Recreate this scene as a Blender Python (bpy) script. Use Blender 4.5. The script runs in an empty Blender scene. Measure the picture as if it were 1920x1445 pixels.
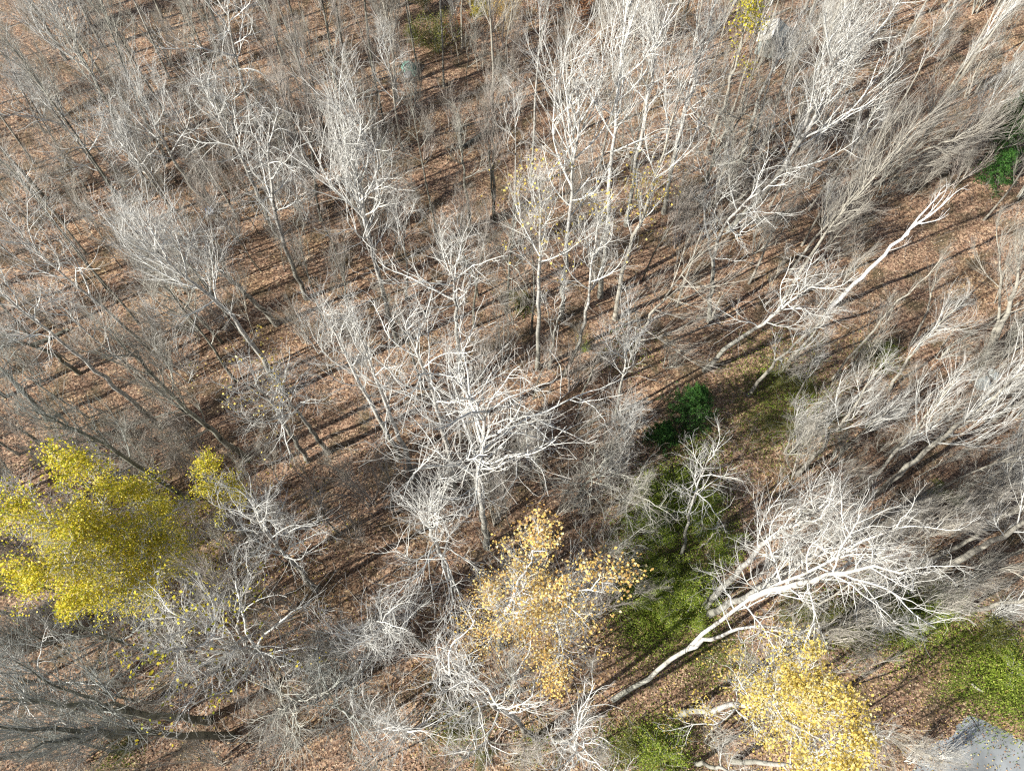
import bpy, math, random
import numpy as np
from mathutils import Vector, Matrix

SC = bpy.context.scene
COL = SC.collection
PI = math.pi
RNG = np.random.default_rng(20241025)
random.seed(7)

# ------------------------------------------------------------------ camera
CAM_H, PITCH, FPX = 42.0, 63.0, 1333.0          # drone height, degrees below horizontal, focal length in photo pixels
cd = bpy.data.cameras.new('camera'); cam = bpy.data.objects.new('camera', cd); COL.objects.link(cam)
cam.location = (0, 0, CAM_H); cam.rotation_euler = (math.radians(90 - PITCH), 0, 0)
cd.sensor_width = 36.0; cd.lens = FPX / 1920 * 36.0; cd.clip_start = 0.5; cd.clip_end = 3000
SC.camera = cam

# ------------------------------------------------------------------ light
SUN_EL = math.radians(33)
SH = Vector((0.88, 0.475))                       # where shadows run on the ground
SH.normalize()
w = bpy.data.worlds.new("World"); SC.world = w; w.use_nodes = True
wn = w.node_tree.nodes; wl = w.node_tree.links
sky = wn.new('ShaderNodeTexSky'); sky.sky_type = 'NISHITA'; sky.sun_disc = False
sky.sun_elevation = SUN_EL; sky.sun_rotation = math.atan2(-SH.x, -SH.y)
bg = wn['Background']; bg.inputs['Strength'].default_value = 0.055
wl.new(sky.outputs[0], bg.inputs['Color'])
sd = bpy.data.lights.new('sun', 'SUN'); sd.energy = 5.0; sd.angle = math.radians(0.5); sd.color = (1.0, 0.975, 0.90)
sun = bpy.data.objects.new('sun', sd); COL.objects.link(sun)
sun.rotation_euler = Vector((SH.x * math.cos(SUN_EL), SH.y * math.cos(SUN_EL), -math.sin(SUN_EL))).to_track_quat('-Z', 'Y').to_euler()
SC.view_settings.view_transform = 'Standard'; SC.view_settings.look = 'None'
SC.view_settings.gamma = 1.0; SC.view_settings.use_curve_mapping = False
SC.view_settings.exposure = 1.08
SC.cycles.use_denoising = False
SC.cycles.max_bounces = 5; SC.cycles.diffuse_bounces = 3; SC.cycles.transmission_bounces = 3
SC.cycles.filter_width = 1.25

# ------------------------------------------------------------------ pixel <-> place
SP, CP = math.sin(math.radians(PITCH)), math.cos(math.radians(PITCH))
def ray(px, py):
    a, b = px - 960.0, 722.5 - py
    d = np.array([a, b * SP + FPX * CP, b * CP - FPX * SP])
    return d / np.linalg.norm(d)
def ground_at(px, py, z=0.0):
    d = ray(px, py); s = (z - CAM_H) / d[2]
    return np.array([d[0] * s, d[1] * s, z])
def to_px(p):
    x, y, z = p[0], p[1], p[2] - CAM_H
    u = y * SP + z * CP; f = y * CP - z * SP
    return 960 + FPX * x / f, 722.5 - FPX * u / f
def near_line(px, py, A, D):
    """point on the sight ray closest to the line A + s D"""
    r = ray(px, py); O = np.array([0, 0, CAM_H]); D = D / np.linalg.norm(D)
    w0 = O - A; b = r @ D; d = r @ w0; e = D @ w0
    t = (b * e - d) / (1 - b * b)
    return O + r * t

# ------------------------------------------------------------------ materials
def nodes(name):
    m = bpy.data.materials.new(name); m.use_nodes = True
    nt = m.node_tree; b = nt.nodes['Principled BSDF']
    b.inputs['Specular IOR Level'].default_value = 0.25
    return m, nt.nodes, nt.links, b
def ramp(N, stops, interp='LINEAR'):
    r = N.new('ShaderNodeValToRGB'); r.color_ramp.interpolation = interp
    el = r.color_ramp.elements
    while len(el) < len(stops): el.new(0.5)
    for e, (p, c) in zip(el, stops): e.position = p; e.color = (*c, 1)
    return r
def mul_random(N, L, src, lo, hi):
    oi = N.new('ShaderNodeObjectInfo'); mr = N.new('ShaderNodeMapRange')
    mr.inputs['To Min'].default_value = lo; mr.inputs['To Max'].default_value = hi
    L.new(oi.outputs['Random'], mr.inputs['Value'])
    mx = N.new('ShaderNodeVectorMath'); mx.operation = 'SCALE'
    L.new(src, mx.inputs[0]); L.new(mr.outputs[0], mx.inputs['Scale'])
    return mx.outputs[0]
def bark(name, light, mid, dark, band=6.0, darkness=0.45, lo=0.85, hi=1.12, rough=0.8, foot=None):
    m, N, L, b = nodes(name)
    tc = N.new('ShaderNodeTexCoord')
    mp = N.new('ShaderNodeMapping'); mp.inputs['Scale'].default_value = (2.2, 2.2, band)
    L.new(tc.outputs['Object'], mp.inputs[0])
    n1 = N.new('ShaderNodeTexNoise'); n1.inputs['Scale'].default_value = 1.0; n1.inputs['Detail'].default_value = 5
    L.new(mp.outputs[0], n1.inputs['Vector'])
    n2 = N.new('ShaderNodeTexNoise'); n2.inputs['Scale'].default_value = 0.7; n2.inputs['Detail'].default_value = 3
    L.new(tc.outputs['Object'], n2.inputs['Vector'])
    ad = N.new('ShaderNodeMath'); ad.operation = 'MULTIPLY_ADD'; ad.inputs[1].default_value = 0.5
    L.new(n2.outputs[0], ad.inputs[0]); 
    h = N.new('ShaderNodeMath'); h.operation = 'MULTIPLY'; h.inputs[1].default_value = 0.5
    L.new(n1.outputs[0], h.inputs[0]); L.new(h.outputs[0], ad.inputs[2])
    r = ramp(N, [(darkness - 0.07, dark), (darkness, mid), (darkness + 0.10, light), (1.0, light)])
    L.new(ad.outputs[0], r.inputs[0])
    col = r.outputs[0]
    if foot:                                             # old furrowed bark on the lower trunk
        sx = N.new('ShaderNodeSeparateXYZ'); L.new(tc.outputs['Object'], sx.inputs[0])
        mz = N.new('ShaderNodeMath'); mz.operation = 'MULTIPLY_ADD'; mz.inputs[1].default_value = 7.0
        L.new(n2.outputs[0], mz.inputs[0]); L.new(sx.outputs[2], mz.inputs[2])
        mr = N.new('ShaderNodeMapRange'); mr.inputs['From Min'].default_value = 6.5; mr.inputs['From Max'].default_value = 13.5
        L.new(mz.outputs[0], mr.inputs['Value'])
        mf = N.new('ShaderNodeMix'); mf.data_type = 'RGBA'
        rf = ramp(N, [(darkness - .06, dark), (darkness + .06, foot)]); L.new(ad.outputs[0], rf.inputs[0])
        L.new(mr.outputs[0], mf.inputs[0]); L.new(rf.outputs[0], mf.inputs[6]); L.new(col, mf.inputs[7]); col = mf.outputs[2]
    L.new(mul_random(N, L, col, lo, hi), b.inputs['Base Color'])
    b.inputs['Roughness'].default_value = rough
    bp = N.new('ShaderNodeBump'); bp.inputs['Strength'].default_value = 0.5; bp.inputs['Distance'].default_value = 0.03
    L.new(n1.outputs[0], bp.inputs['Height']); L.new(bp.outputs[0], b.inputs['Normal'])
    return m
M = {}
# bark of trunks and of twigs, per kind of tree
M['white_trunk'] = bark('white_bark', (.54, .52, .48), (.36, .34, .31), (.07, .066, .058), 5, .45, foot=(.30, .29, .245))
M['white_twig'] = bark('white_twig_bark', (.64, .63, .595), (.54, .53, .49), (.30, .285, .255), 2, .43)
M['grey_trunk'] = bark('grey_bark', (.29, .285, .245), (.19, .185, .155), (.06, .057, .045), 2, .47, foot=(.21, .205, .165))
M['grey_twig'] = bark('grey_twig_bark', (.42, .41, .355), (.33, .32, .275), (.19, .18, .15), 2, .44)
M['tan_trunk'] = bark('tan_bark', (.37, .345, .29), (.27, .25, .21), (.11, .10, .08), 3, .44)
M['tan_twig'] = bark('tan_twig_bark', (.44, .41, .35), (.35, .32, .27), (.23, .21, .17), 2, .42)
M['dark_trunk'] = bark('dark_olive_bark', (.19, .19, .15), (.13, .13, .10), (.05, .05, .04), 2, .46)
M['dark_twig'] = bark('dark_twig_bark', (.33, .34, .31), (.25, .25, .23), (.16, .16, .14), 2, .42)
M['rose_twig'] = bark('rosy_grey_twig_bark', (.42, .375, .335), (.33, .285, .25), (.20, .17, .145), 2, .42)
M['stub_trunk'] = bark('chalk_white_bark', (.78, .77, .76), (.66, .65, .63), (.45, .43, .41), 4, .36)

def leafy(name, stops, trans=0.35, rough=0.6, lo=0.92, hi=1.08):
    m, N, L, b = nodes(name)
    g = N.new('ShaderNodeNewGeometry')
    r = ramp(N, stops); L.new(g.outputs['Random Per Island'], r.inputs[0])
    c = mul_random(N, L, r.outputs[0], lo, hi)
    L.new(c, b.inputs['Base Color']); b.inputs['Roughness'].default_value = rough
    t = N.new('ShaderNodeBsdfTranslucent'); L.new(c, t.inputs[0])
    mx = N.new('ShaderNodeMixShader'); mx.inputs[0].default_value = trans
    L.new(b.outputs[0], mx.inputs[1]); L.new(t.outputs[0], mx.inputs[2])
    L.new(mx.outputs[0], N['Material Output'].inputs[0])
    return m
M['yellow_leaf'] = leafy('yellow_green_leaf', [(0, (.20, .24, .02)), (.25, (.42, .40, .025)), (.55, (.62, .52, .04)), (.85, (.72, .58, .06)), (.95, (.80, .70, .24)), (1, (.45, .28, .06))])
M['pale_leaf'] = leafy('pale_yellow_leaf', [(0, (.42, .30, .06)), (.3, (.62, .47, .10)), (.75, (.72, .58, .17)), (.95, (.80, .72, .40)), (1, (.46, .30, .12))])
M['gold_leaf'] = leafy('gold_leaf', [(0, (.36, .20, .08)), (.3, (.58, .38, .12)), (.65, (.66, .47, .13)), (.85, (.72, .56, .22)), (1, (.80, .70, .44))])
M['green_leaf'] = leafy('green_leaf', [(0, (.10, .15, .02)), (.45, (.22, .30, .03)), (.8, (.33, .41, .05)), (.93, (.46, .48, .12)), (1, (.42, .30, .12))])
M['dull_leaf'] = leafy('olive_leaf', [(0, (.07, .09, .02)), (.5, (.13, .15, .03)), (1, (.26, .22, .06))])
M['needle'] = leafy('evergreen_needle', [(0, (.02, .06, .012)), (.6, (.04, .12, .02)), (1, (.09, .19, .035))], .2)
M['grass'] = leafy('grass_blade', [(0, (.10, .14, .025)), (.5, (.20, .27, .04)), (.85, (.30, .36, .07)), (1, (.46, .40, .17))], .3)
M['litter_leaf'] = leafy('fallen_leaf', [(0, (.09, .05, .034)), (.3, (.23, .14, .09)), (.6, (.38, .24, .155)), (.82, (.50, .36, .24)), (.94, (.55, .44, .32)), (1, (.64, .50, .20))], .1, .55)
M['rust_leaf'] = leafy('rust_leaf', [(0, (.16, .06, .03)), (.5, (.32, .14, .06)), (1, (.46, .26, .12))], .25)

def ground_mat():
    m, N, L, b = nodes('leaf_litter_ground')
    tc = N.new('ShaderNodeTexCoord')
    v = N.new('ShaderNodeTexVoronoi'); v.inputs['Scale'].default_value = 10.5; v.inputs['Randomness'].default_value = 1
    nz = N.new('ShaderNodeTexNoise'); nz.inputs['Scale'].default_value = 14; nz.inputs['Detail'].default_value = 2
    L.new(tc.outputs['Object'], nz.inputs['Vector'])
    av = N.new('ShaderNodeVectorMath'); av.operation = 'MULTIPLY_ADD'; av.inputs[1].default_value = (.12, .12, .12)
    L.new(nz.outputs['Color'], av.inputs[0]); L.new(tc.outputs['Object'], av.inputs[2])
    L.new(av.outputs[0], v.inputs['Vector'])
    sp = N.new('ShaderNodeSeparateColor'); L.new(v.outputs['Color'], sp.inputs[0])
    r = ramp(N, [(0, (.05, .034, .024)), (.25, (.15, .097, .066)), (.5, (.27, .175, .118)), (.75, (.38, .26, .18)), (.93, (.48, .36, .25)), (1, (.60, .49, .34))])
    L.new(sp.outputs[0], r.inputs[0])
    big = N.new('ShaderNodeTexNoise'); big.inputs['Scale'].default_value = 0.22; big.inputs['Detail'].default_value = 4
    L.new(tc.outputs['Object'], big.inputs['Vector'])
    r2 = ramp(N, [(.3, (.75, .70, .62)), (.5, (1, .92, .88)), (.7, (1.06, .98, .80))])
    L.new(big.outputs[0], r2.inputs[0])
    mx = N.new('ShaderNodeMix'); mx.data_type = 'RGBA'; mx.blend_type = 'MULTIPLY'; mx.inputs[0].default_value = 1
    L.new(r.outputs[0], mx.inputs[6]); L.new(r2.outputs[0], mx.inputs[7])
    # bare soil and moss patches
    n3 = N.new('ShaderNodeTexNoise'); n3.inputs['Scale'].default_value = 0.55; n3.inputs['Detail'].default_value = 6
    L.new(tc.outputs['Object'], n3.inputs['Vector'])
    r3 = ramp(N, [(.50, (0, 0, 0)), (.66, (.7, .7, .7))]); L.new(n3.outputs[0], r3.inputs[0])
    mx2 = N.new('ShaderNodeMix'); mx2.data_type = 'RGBA'; mx2.inputs[7].default_value = (.07, .06, .03, 1)
    L.new(r3.outputs[0], mx2.inputs[0]); L.new(mx.outputs[2], mx2.inputs[6])
    L.new(mx2.outputs[2], b.inputs['Base Color']); b.inputs['Roughness'].default_value = .85
    bp = N.new('ShaderNodeBump'); bp.inputs['Strength'].default_value = .9; bp.inputs['Distance'].default_value = .06
    L.new(sp.outputs[1], bp.inputs['Height']); L.new(bp.outputs[0], b.inputs['Normal'])
    return m
M['ground'] = ground_mat()

def simple(name, c, rough=.6, noise=.25, scale=3.0, metal=0.0):
    m, N, L, b = nodes(name)
    tc = N.new('ShaderNodeTexCoord'); n = N.new('ShaderNodeTexNoise'); n.inputs['Scale'].default_value = scale; n.inputs['Detail'].default_value = 6
    L.new(tc.outputs['Object'], n.inputs['Vector'])
    lo = tuple(x * (1 - noise) for x in c); hi = tuple(min(1, x * (1 + noise)) for x in c)
    r = ramp(N, [(.3, lo), (.7, hi)]); L.new(n.outputs[0], r.inputs[0]); L.new(r.outputs[0], b.inputs['Base Color'])
    b.inputs['Roughness'].default_value = rough; b.inputs['Metallic'].default_value = metal
    bp = N.new('ShaderNodeBump'); bp.inputs['Strength'].default_value = .3; bp.inputs['Distance'].default_value = .02
    L.new(n.outputs[0], bp.inputs['Height']); L.new(bp.outputs[0], b.inputs['Normal'])
    return m
M['asphalt'] = simple('worn_asphalt', (.22, .23, .235), .9, .5, .5)
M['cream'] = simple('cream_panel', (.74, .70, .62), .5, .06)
M['greywall'] = simple('grey_green_wall', (.36, .40, .38), .6, .12)
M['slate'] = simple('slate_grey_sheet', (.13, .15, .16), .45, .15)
M['white_paint'] = simple('white_trim', (.78, .77, .74), .5, .05)
M['teal'] = simple('teal_canvas', (.13, .30, .24), .55, .2, 5)
M['grey_sack'] = simple('grey_sacking', (.40, .41, .43), .7, .15, 6)
M['blue'] = simple('blue_plastic', (.05, .12, .40), .35, .2, 4)
M['lid'] = simple('pale_blue_lid', (.62, .70, .84), .35, .12, 6)
M['rock'] = simple('pale_rock', (.40, .43, .42), .85, .3, 2)
M['steel'] = simple('dull_steel', (.30, .30, .29), .4, .15, 4, .8)
M['rubber'] = simple('black_rubber', (.03, .03, .03), .7, .2)

# ------------------------------------------------------------------ mesh helpers
def mesh_from(name, V, F, smooth=True, mi=None):
    """V (n,3), F (m,q) with q = 3 or 4"""
    me = bpy.data.meshes.new(name)
    V = np.ascontiguousarray(V, dtype=np.float32); F = np.ascontiguousarray(F, dtype=np.int32)
    me.vertices.add(len(V)); me.vertices.foreach_set('co', V.ravel())
    q = F.shape[1]
    me.loops.add(F.size); me.loops.foreach_set('vertex_index', F.ravel())
    me.polygons.add(len(F))
    me.polygons.foreach_set('loop_start', np.arange(0, F.size, q, dtype=np.int32))
    me.polygons.foreach_set('loop_total', np.full(len(F), q, dtype=np.int32))
    if smooth: me.polygons.foreach_set('use_smooth', np.ones(len(F), dtype=bool))
    me.update(calc_edges=True); me.validate()
    if mi is not None:
        me.materials.append(None); me.materials.append(None)
        me.polygons.foreach_set('material_index', mi); me.update()
    return me
def join(parts):
    Vs, Fs, o = [], [], 0
    for V, F in parts:
        Vs.append(V); Fs.append(F + o); o += len(V)
    return np.concatenate(Vs), np.concatenate(Fs)
def norm(a): return a / np.maximum(np.linalg.norm(a, axis=-1, keepdims=True), 1e-9)
def tubes(P, R, s):
    """P (n,k,3) centre lines, R (n,k) radii, s sides -> verts, quads"""
    n, k, _ = P.shape
    T = np.empty_like(P); T[:, 1:-1] = P[:, 2:] - P[:, :-2]; T[:, 0] = P[:, 1] - P[:, 0]; T[:, -1] = P[:, -1] - P[:, -2]
    T = norm(T)
    ref = np.where(np.abs(T[:, :1, 2:3]) < .9, np.array([0, 0, 1.0]), np.array([1.0, 0, 0]))
    ref = np.broadcast_to(ref, T.shape)
    U = norm(np.cross(T, ref)); W = np.cross(T, U)
    a = np.arange(s) * 2 * PI / s
    V = P[:, :, None, :] + R[:, :, None, None] * (np.cos(a)[None, None, :, None] * U[:, :, None, :] + np.sin(a)[None, None, :, None] * W[:, :, None, :])
    V = V.reshape(-1, 3)
    i = np.arange(n)[:, None, None] * (k * s); j = np.arange(k - 1)[None, :, None] * s; c = np.arange(s)[None, None, :]
    c2 = (c + 1) % s
    F = np.stack([i + j + c, i + j + c2, i + j + s + c2, i + j + s + c], -1).reshape(-1, 4)
    return V, F
def path(D0, O, Ln, k, wig, up, upw, rng):
    """grow n polylines of k points from origins O, start directions D0, lengths Ln"""
    n = len(D0); P = np.empty((n, k, 3)); P[:, 0] = O; d = norm(D0)
    st = (Ln / (k - 1))[:, None]
    for i in range(1, k):
        P[:, i] = P[:, i - 1] + d * st
        d = norm(d + wig * rng.normal(size=(n, 3)) + upw * up)
    return P
def grow(P, R, rng, n, t0, t1, lo, hi, a0, a1, k, wig, up, upw, rr, tip):
    N, K, _ = P.shape
    L = np.linalg.norm(np.diff(P, axis=1), axis=2).sum(1)
    t = t0 + (t1 - t0) * (np.arange(n)[None] + rng.uniform(0, 1, (N, n))) / n
    x = t * (K - 1); i = np.minimum(x.astype(int), K - 2); f = (x - i)[..., None]
    r = np.arange(N)[:, None]
    O = P[r, i] * (1 - f) + P[r, i + 1] * f; T = norm(P[r, i + 1] - P[r, i])
    pr = R[r, i] * (1 - f[..., 0]) + R[r, i + 1] * f[..., 0]
    q = norm(np.cross(T, rng.normal(size=T.shape)))
    a = rng.uniform(a0, a1, t.shape)[..., None]
    D = T * np.cos(a) + q * np.sin(a)
    Ln = L[:, None] * rng.uniform(lo, hi, t.shape) * (1.2 - .6 * t)
    Pn = path(D.reshape(-1, 3), O.reshape(-1, 3), Ln.ravel(), k, wig, up, upw, rng)
    r0 = np.minimum(rr * pr.ravel() ** .5 * np.median(R[:, 0]) ** .5, pr.ravel() * .9)
    Rn = r0[:, None] * np.linspace(1, tip, k)[None]
    return Pn, Rn

# ------------------------------------------------------------------ limb library (unit length along +Z, bending towards +X)
UPX = np.array([1.0, 0, 0])
def make_limb(kind, seed):
    g = np.random.default_rng(seed)
    if kind == 'gnarl':    c = dict(w0=.16, u0=.09, n1=8, l1=(.30, .66), a1=(.45, .95), w1=.17, n2=4, l2=(.42, .85), w2=.19, n3=1, w3=.18, r=.0115)
    elif kind == 'spray':  c = dict(w0=.085, u0=.10, n1=8, l1=(.34, .68), a1=(.35, .72), w1=.11, n2=4, l2=(.45, .90), w2=.12, n3=1, w3=.12, r=.0110)
    elif kind == 'broom':  c = dict(w0=.045, u0=.06, n1=8, l1=(.40, .80), a1=(.18, .45), w1=.05, n2=4, l2=(.45, .90), w2=.06, n3=1, w3=.07, r=.0100)
    elif kind == 'leafy':  c = dict(w0=.18, u0=.09, n1=9, l1=(.30, .66), a1=(.5, 1.1), w1=.20, n2=5, l2=(.34, .70), w2=.22, n3=1, w3=.2, r=.0125)
    else:                  c = dict(w0=.04, u0=.03, n1=3, l1=(.30, .75), a1=(.25, .5), w1=.05, n2=1, l2=(.3, .5), w2=.06, n3=1, w3=.06, r=.014)
    P0 = path(np.array([[0, 0, 1.0]]), np.zeros((1, 3)), np.array([1.0]), 10, c['w0'], UPX, c['u0'], g)
    R0 = (c['r'] * np.linspace(1, .22, 10) ** .9)[None]
    P1, R1 = grow(P0, R0, g, c['n1'], .10, .97, *c['l1'], *c['a1'], 7, c['w1'], UPX, .10, .50, .30)
    P2, R2 = grow(P1, R1, g, c['n2'], .12, 1.0, *c['l2'], c['a1'][0] * .8, c['a1'][1], 5, c['w2'], UPX, .08, .62, .45)
    P3, R3 = grow(P2, R2, g, c['n3'], .2, .95, .4, .85, c['a1'][0] * .8, c['a1'][1], 4, c['w3'], UPX, .06, .75, .5)
    R1 = np.clip(R1 * 1.1, .0021, 1); R2 = np.clip(R2, .0015, .0026); R3 = np.clip(R3, .0011, .0015)
    tb = [tubes(P0, R0, 6), tubes(P1, R1, 4), tubes(P2, R2, 3), tubes(P3, R3, 3)]
    V, F = join(tb)
    mi = np.concatenate([np.full(len(f), int(q > 1), np.int32) for q, (v, f) in enumerate(tb)])
    tips = np.concatenate([P3[:, -1], P3[:, 1], P2[:, -1]])
    return V, F, tips, mi
LIB = {}
for kind, n in (('gnarl', 8), ('spray', 8), ('broom', 7), ('leafy', 6), ('bare', 5)):
    LIB[kind] = []
    for i in range(n):
        V, F, tips, mi = make_limb(kind, 100 + i * 7 + len(kind) * 1000)
        LIB[kind].append(dict(V=V, F=F, tips=tips, mi=mi, me=mesh_from('limb_' + kind, V, F, mi=mi)))

def basis(d):
    """rotation with +Z along d and +X as far up as it can be"""
    z = np.array(d) / np.linalg.norm(d)
    up = np.array([0, 0, 1.0]) if abs(z[2]) < .97 else np.array([math.cos(d[0] * 50), math.sin(d[0] * 50), 0])
    x = up - z * (up @ z); x /= np.linalg.norm(x); y = np.cross(z, x)
    return np.stack([x, y, z], 1)

# ------------------------------------------------------------------ objects
def tag(o, label=None, cat=None, group=None, kind=None):
    if label: o['label'] = label
    if cat: o['category'] = cat
    if group: o['group'] = group
    if kind: o['kind'] = kind
    return o
def link(name, me, mat=None, parent=None):
    o = bpy.data.objects.new(name, me); COL.objects.link(o)
    if mat is not None:
        if len(me.materials) == 0: me.materials.append(None)
        for sl, mm in zip(o.material_slots, mat if isinstance(mat, tuple) else (mat, mat)):
            sl.link = 'OBJECT'; sl.material = mm
    if parent: o.parent = parent
    return o
def empty(name, loc=(0, 0, 0)):
    o = bpy.data.objects.new(name, None); COL.objects.link(o); o.location = loc; o.empty_display_size = .3
    return o

def gh(x, y):
    """height of the forest floor"""
    x = np.asarray(x, float); y = np.asarray(y, float)
    h = .10 * np.sin(.31 * x + .2 * y + 1) + .08 * np.sin(-.47 * x + .39 * y) + .05 * np.sin(.9 * x + 1.3 * y + 2) + .03 * np.sin(2.1 * x - 1.7 * y)
    flat = np.clip((np.hypot(x - 25, y + 4) - 8) / 5, 0, 1)
    far = np.clip((150 - np.hypot(x, y)) / 50, 0, 1)
    return h * flat * far

# ---- setting: the forest floor and the driveway
ax = np.concatenate([[-1500, -600, -250, -140], np.arange(-90, 90.1, 1.0), [140, 250, 600, 1500]])
GX, GY = np.meshgrid(ax, ax, indexing='xy')
nn = len(ax)
V = np.stack([GX, GY, gh(GX, GY)], -1).reshape(-1, 3)
ii, jj = np.meshgrid(np.arange(nn - 1), np.arange(nn - 1), indexing='xy')
b0 = (jj * nn + ii).ravel()
F = np.stack([b0, b0 + 1, b0 + nn + 1, b0 + nn], -1)
tag(link('ground', mesh_from('ground', V, F), M['ground']), 'forest floor of brown fallen leaves', None, None, 'structure')

def poly_sheet(name, pts, z, mat):
    V = np.array([(p[0], p[1], z) for p in pts]); c = V.mean(0); V = np.vstack([V, c]); n = len(pts)
    F = np.array([(i, (i + 1) % n, n) for i in range(n)])
    return link(name, mesh_from(name, V, F, False), mat)
g = np.random.default_rng(5)
edge_px = [(1700, 1460), (1722, 1425), (1745, 1395), (1785, 1378), (1806, 1345), (1818, 1340), (1850, 1352), (1885, 1368), (1912, 1385), (1945, 1395), (2050, 1440), (2200, 1560), (2100, 1700), (1800, 1640)]
pts = []
for a, b in zip(edge_px, edge_px[1:] + edge_px[:1]):
    A, B = ground_at(*a), ground_at(*b)
    for t in np.linspace(0, 1, 6, endpoint=False):
        pts.append((A + (B - A) * t)[:2] + g.normal(size=2) * .05)
tag(poly_sheet('driveway', pts, .004, M['asphalt']), 'worn grey driveway scattered with leaves', None, None, 'structure')

# ---- flat leaves as small bent rhombi
def leaf_quads(C, size, rng, flat=.5, aspect=.75):
    n = len(C); s = size * rng.uniform(.65, 1.3, n)[:, None]
    nrm = norm(rng.normal(size=(n, 3)) * flat + np.array([0, 0, 1.0]))
    u = norm(np.cross(nrm, rng.normal(size=(n, 3)))); v = np.cross(nrm, u)
    V = np.stack([C + u * s * .5, C + v * s * .5 * aspect + nrm * s * .08, C - u * s * .5, C - v * s * .5 * aspect + nrm * s * .08], 1).reshape(-1, 3)
    return V, np.arange(n * 4).reshape(n, 4)

def seen_ground(n, rng, margin=60):
    px = rng.uniform(-margin, 1920 + margin, n); py = rng.uniform(-margin, 1445 + margin, n)
    a, b = px - 960.0, 722.5 - py
    d = np.stack([a, b * SP + FPX * CP, b * CP - FPX * SP], -1)
    s = -CAM_H / d[:, 2]
    return d[:, 0] * s, d[:, 1] * s
g = np.random.default_rng(11)
x, y = seen_ground(150000, g)
dw = (np.hypot(x - 27, y + 3) < 5) & (g.uniform(size=len(x)) < .8); x, y = x[~dw], y[~dw]
C = np.stack([x, y, gh(x, y) + g.uniform(.015, .05, len(x))], -1)
V, F = leaf_quads(C, .092, g, .45)
tag(link('leaf_litter', mesh_from('leaf_litter', V, F, False), M['litter_leaf']), 'fallen brown and tan leaves all over the forest floor', 'leaf litter', None, 'stuff')

# ---- trees ---------------------------------------------------------------
def resample(W, n):
    W = np.array(W); seg = np.linalg.norm(np.diff(W, axis=0), axis=1); s = np.concatenate([[0], np.cumsum(seg)])
    t = np.linspace(0, s[-1], n)
    P = np.stack([np.interp(t, s, W[:, i]) for i in range(3)], -1)
    Q = P.copy()
    for _ in range(2): Q[1:-1] = .25 * Q[:-2] + .5 * Q[1:-1] + .25 * Q[2:]
    return Q
def at_t(P, t):
    x = t * (len(P) - 1); i = min(int(x), len(P) - 2); f = x - i
    return P[i] * (1 - f) + P[i + 1] * f, P[i + 1] - P[i]
BARK = {'white': ('white_trunk', 'white_twig'), 'grey': ('grey_trunk', 'grey_twig'), 'tan': ('tan_trunk', 'tan_twig'), 'dark': ('dark_trunk', 'dark_twig'),
        'rose': ('grey_trunk', 'rose_twig'), 'silver': ('white_trunk', 'white_twig'), 'stub': ('stub_trunk', 'stub_trunk'), 'palegrey': ('tan_trunk', 'white_twig')}
M['fine_white'] = bark('fine_whitish_twig_bark', (.52, .50, .465), (.42, .40, .365), (.22, .20, .175), 2, .44)
M['fine_brown'] = bark('fine_brownish_twig_bark', (.40, .37, .325), (.31, .28, .24), (.17, .15, .12), 2, .44)
TG = {k: (M[b[1]], M['fine_white'] if b[1] == 'white_twig' else M['stub_trunk'] if k == 'stub' else M['dark_twig'] if k == 'dark' else M['fine_brown']) for k, b in BARK.items()}
HERO_BASES = []
def limb_plan(P, n, start, spread, kind, rng, droop=0.0, one_side=None):
    out = []; az = rng.uniform(0, 6.28)
    for i in range(n):
        t = start + (.97 - start) * ((i + rng.uniform(.1, .9)) / n) ** .9
        o, d = at_t(P, t); d = d / np.linalg.norm(d)
        az += 2.4 + rng.normal() * .5
        q = norm(np.cross(d, np.array([math.cos(az), math.sin(az), .13])))
        u = (t - start) / (1 - start)
        a0, a1 = {'gnarl': (1.1, .5), 'spray': (.88, .36), 'broom': (.55, .22), 'leafy': (1.15, .55), 'bare': (.55, .4)}[kind]
        a = a0 + (a1 - a0) * u + rng.normal() * .13 + droop
        dd = d * math.cos(a) + q * math.sin(a)
        if one_side is not None: dd = norm(dd + np.array(one_side) * .6)
        ln = 1.5 * spread * rng.uniform(.65, 1.2) * (1.0 - .42 * u) * (.75 if u < .12 else 1)
        out.append((o, dd, ln, t))
    o, d = at_t(P, .985); out.append((o, d, spread * .7, .985))
    return out
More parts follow.
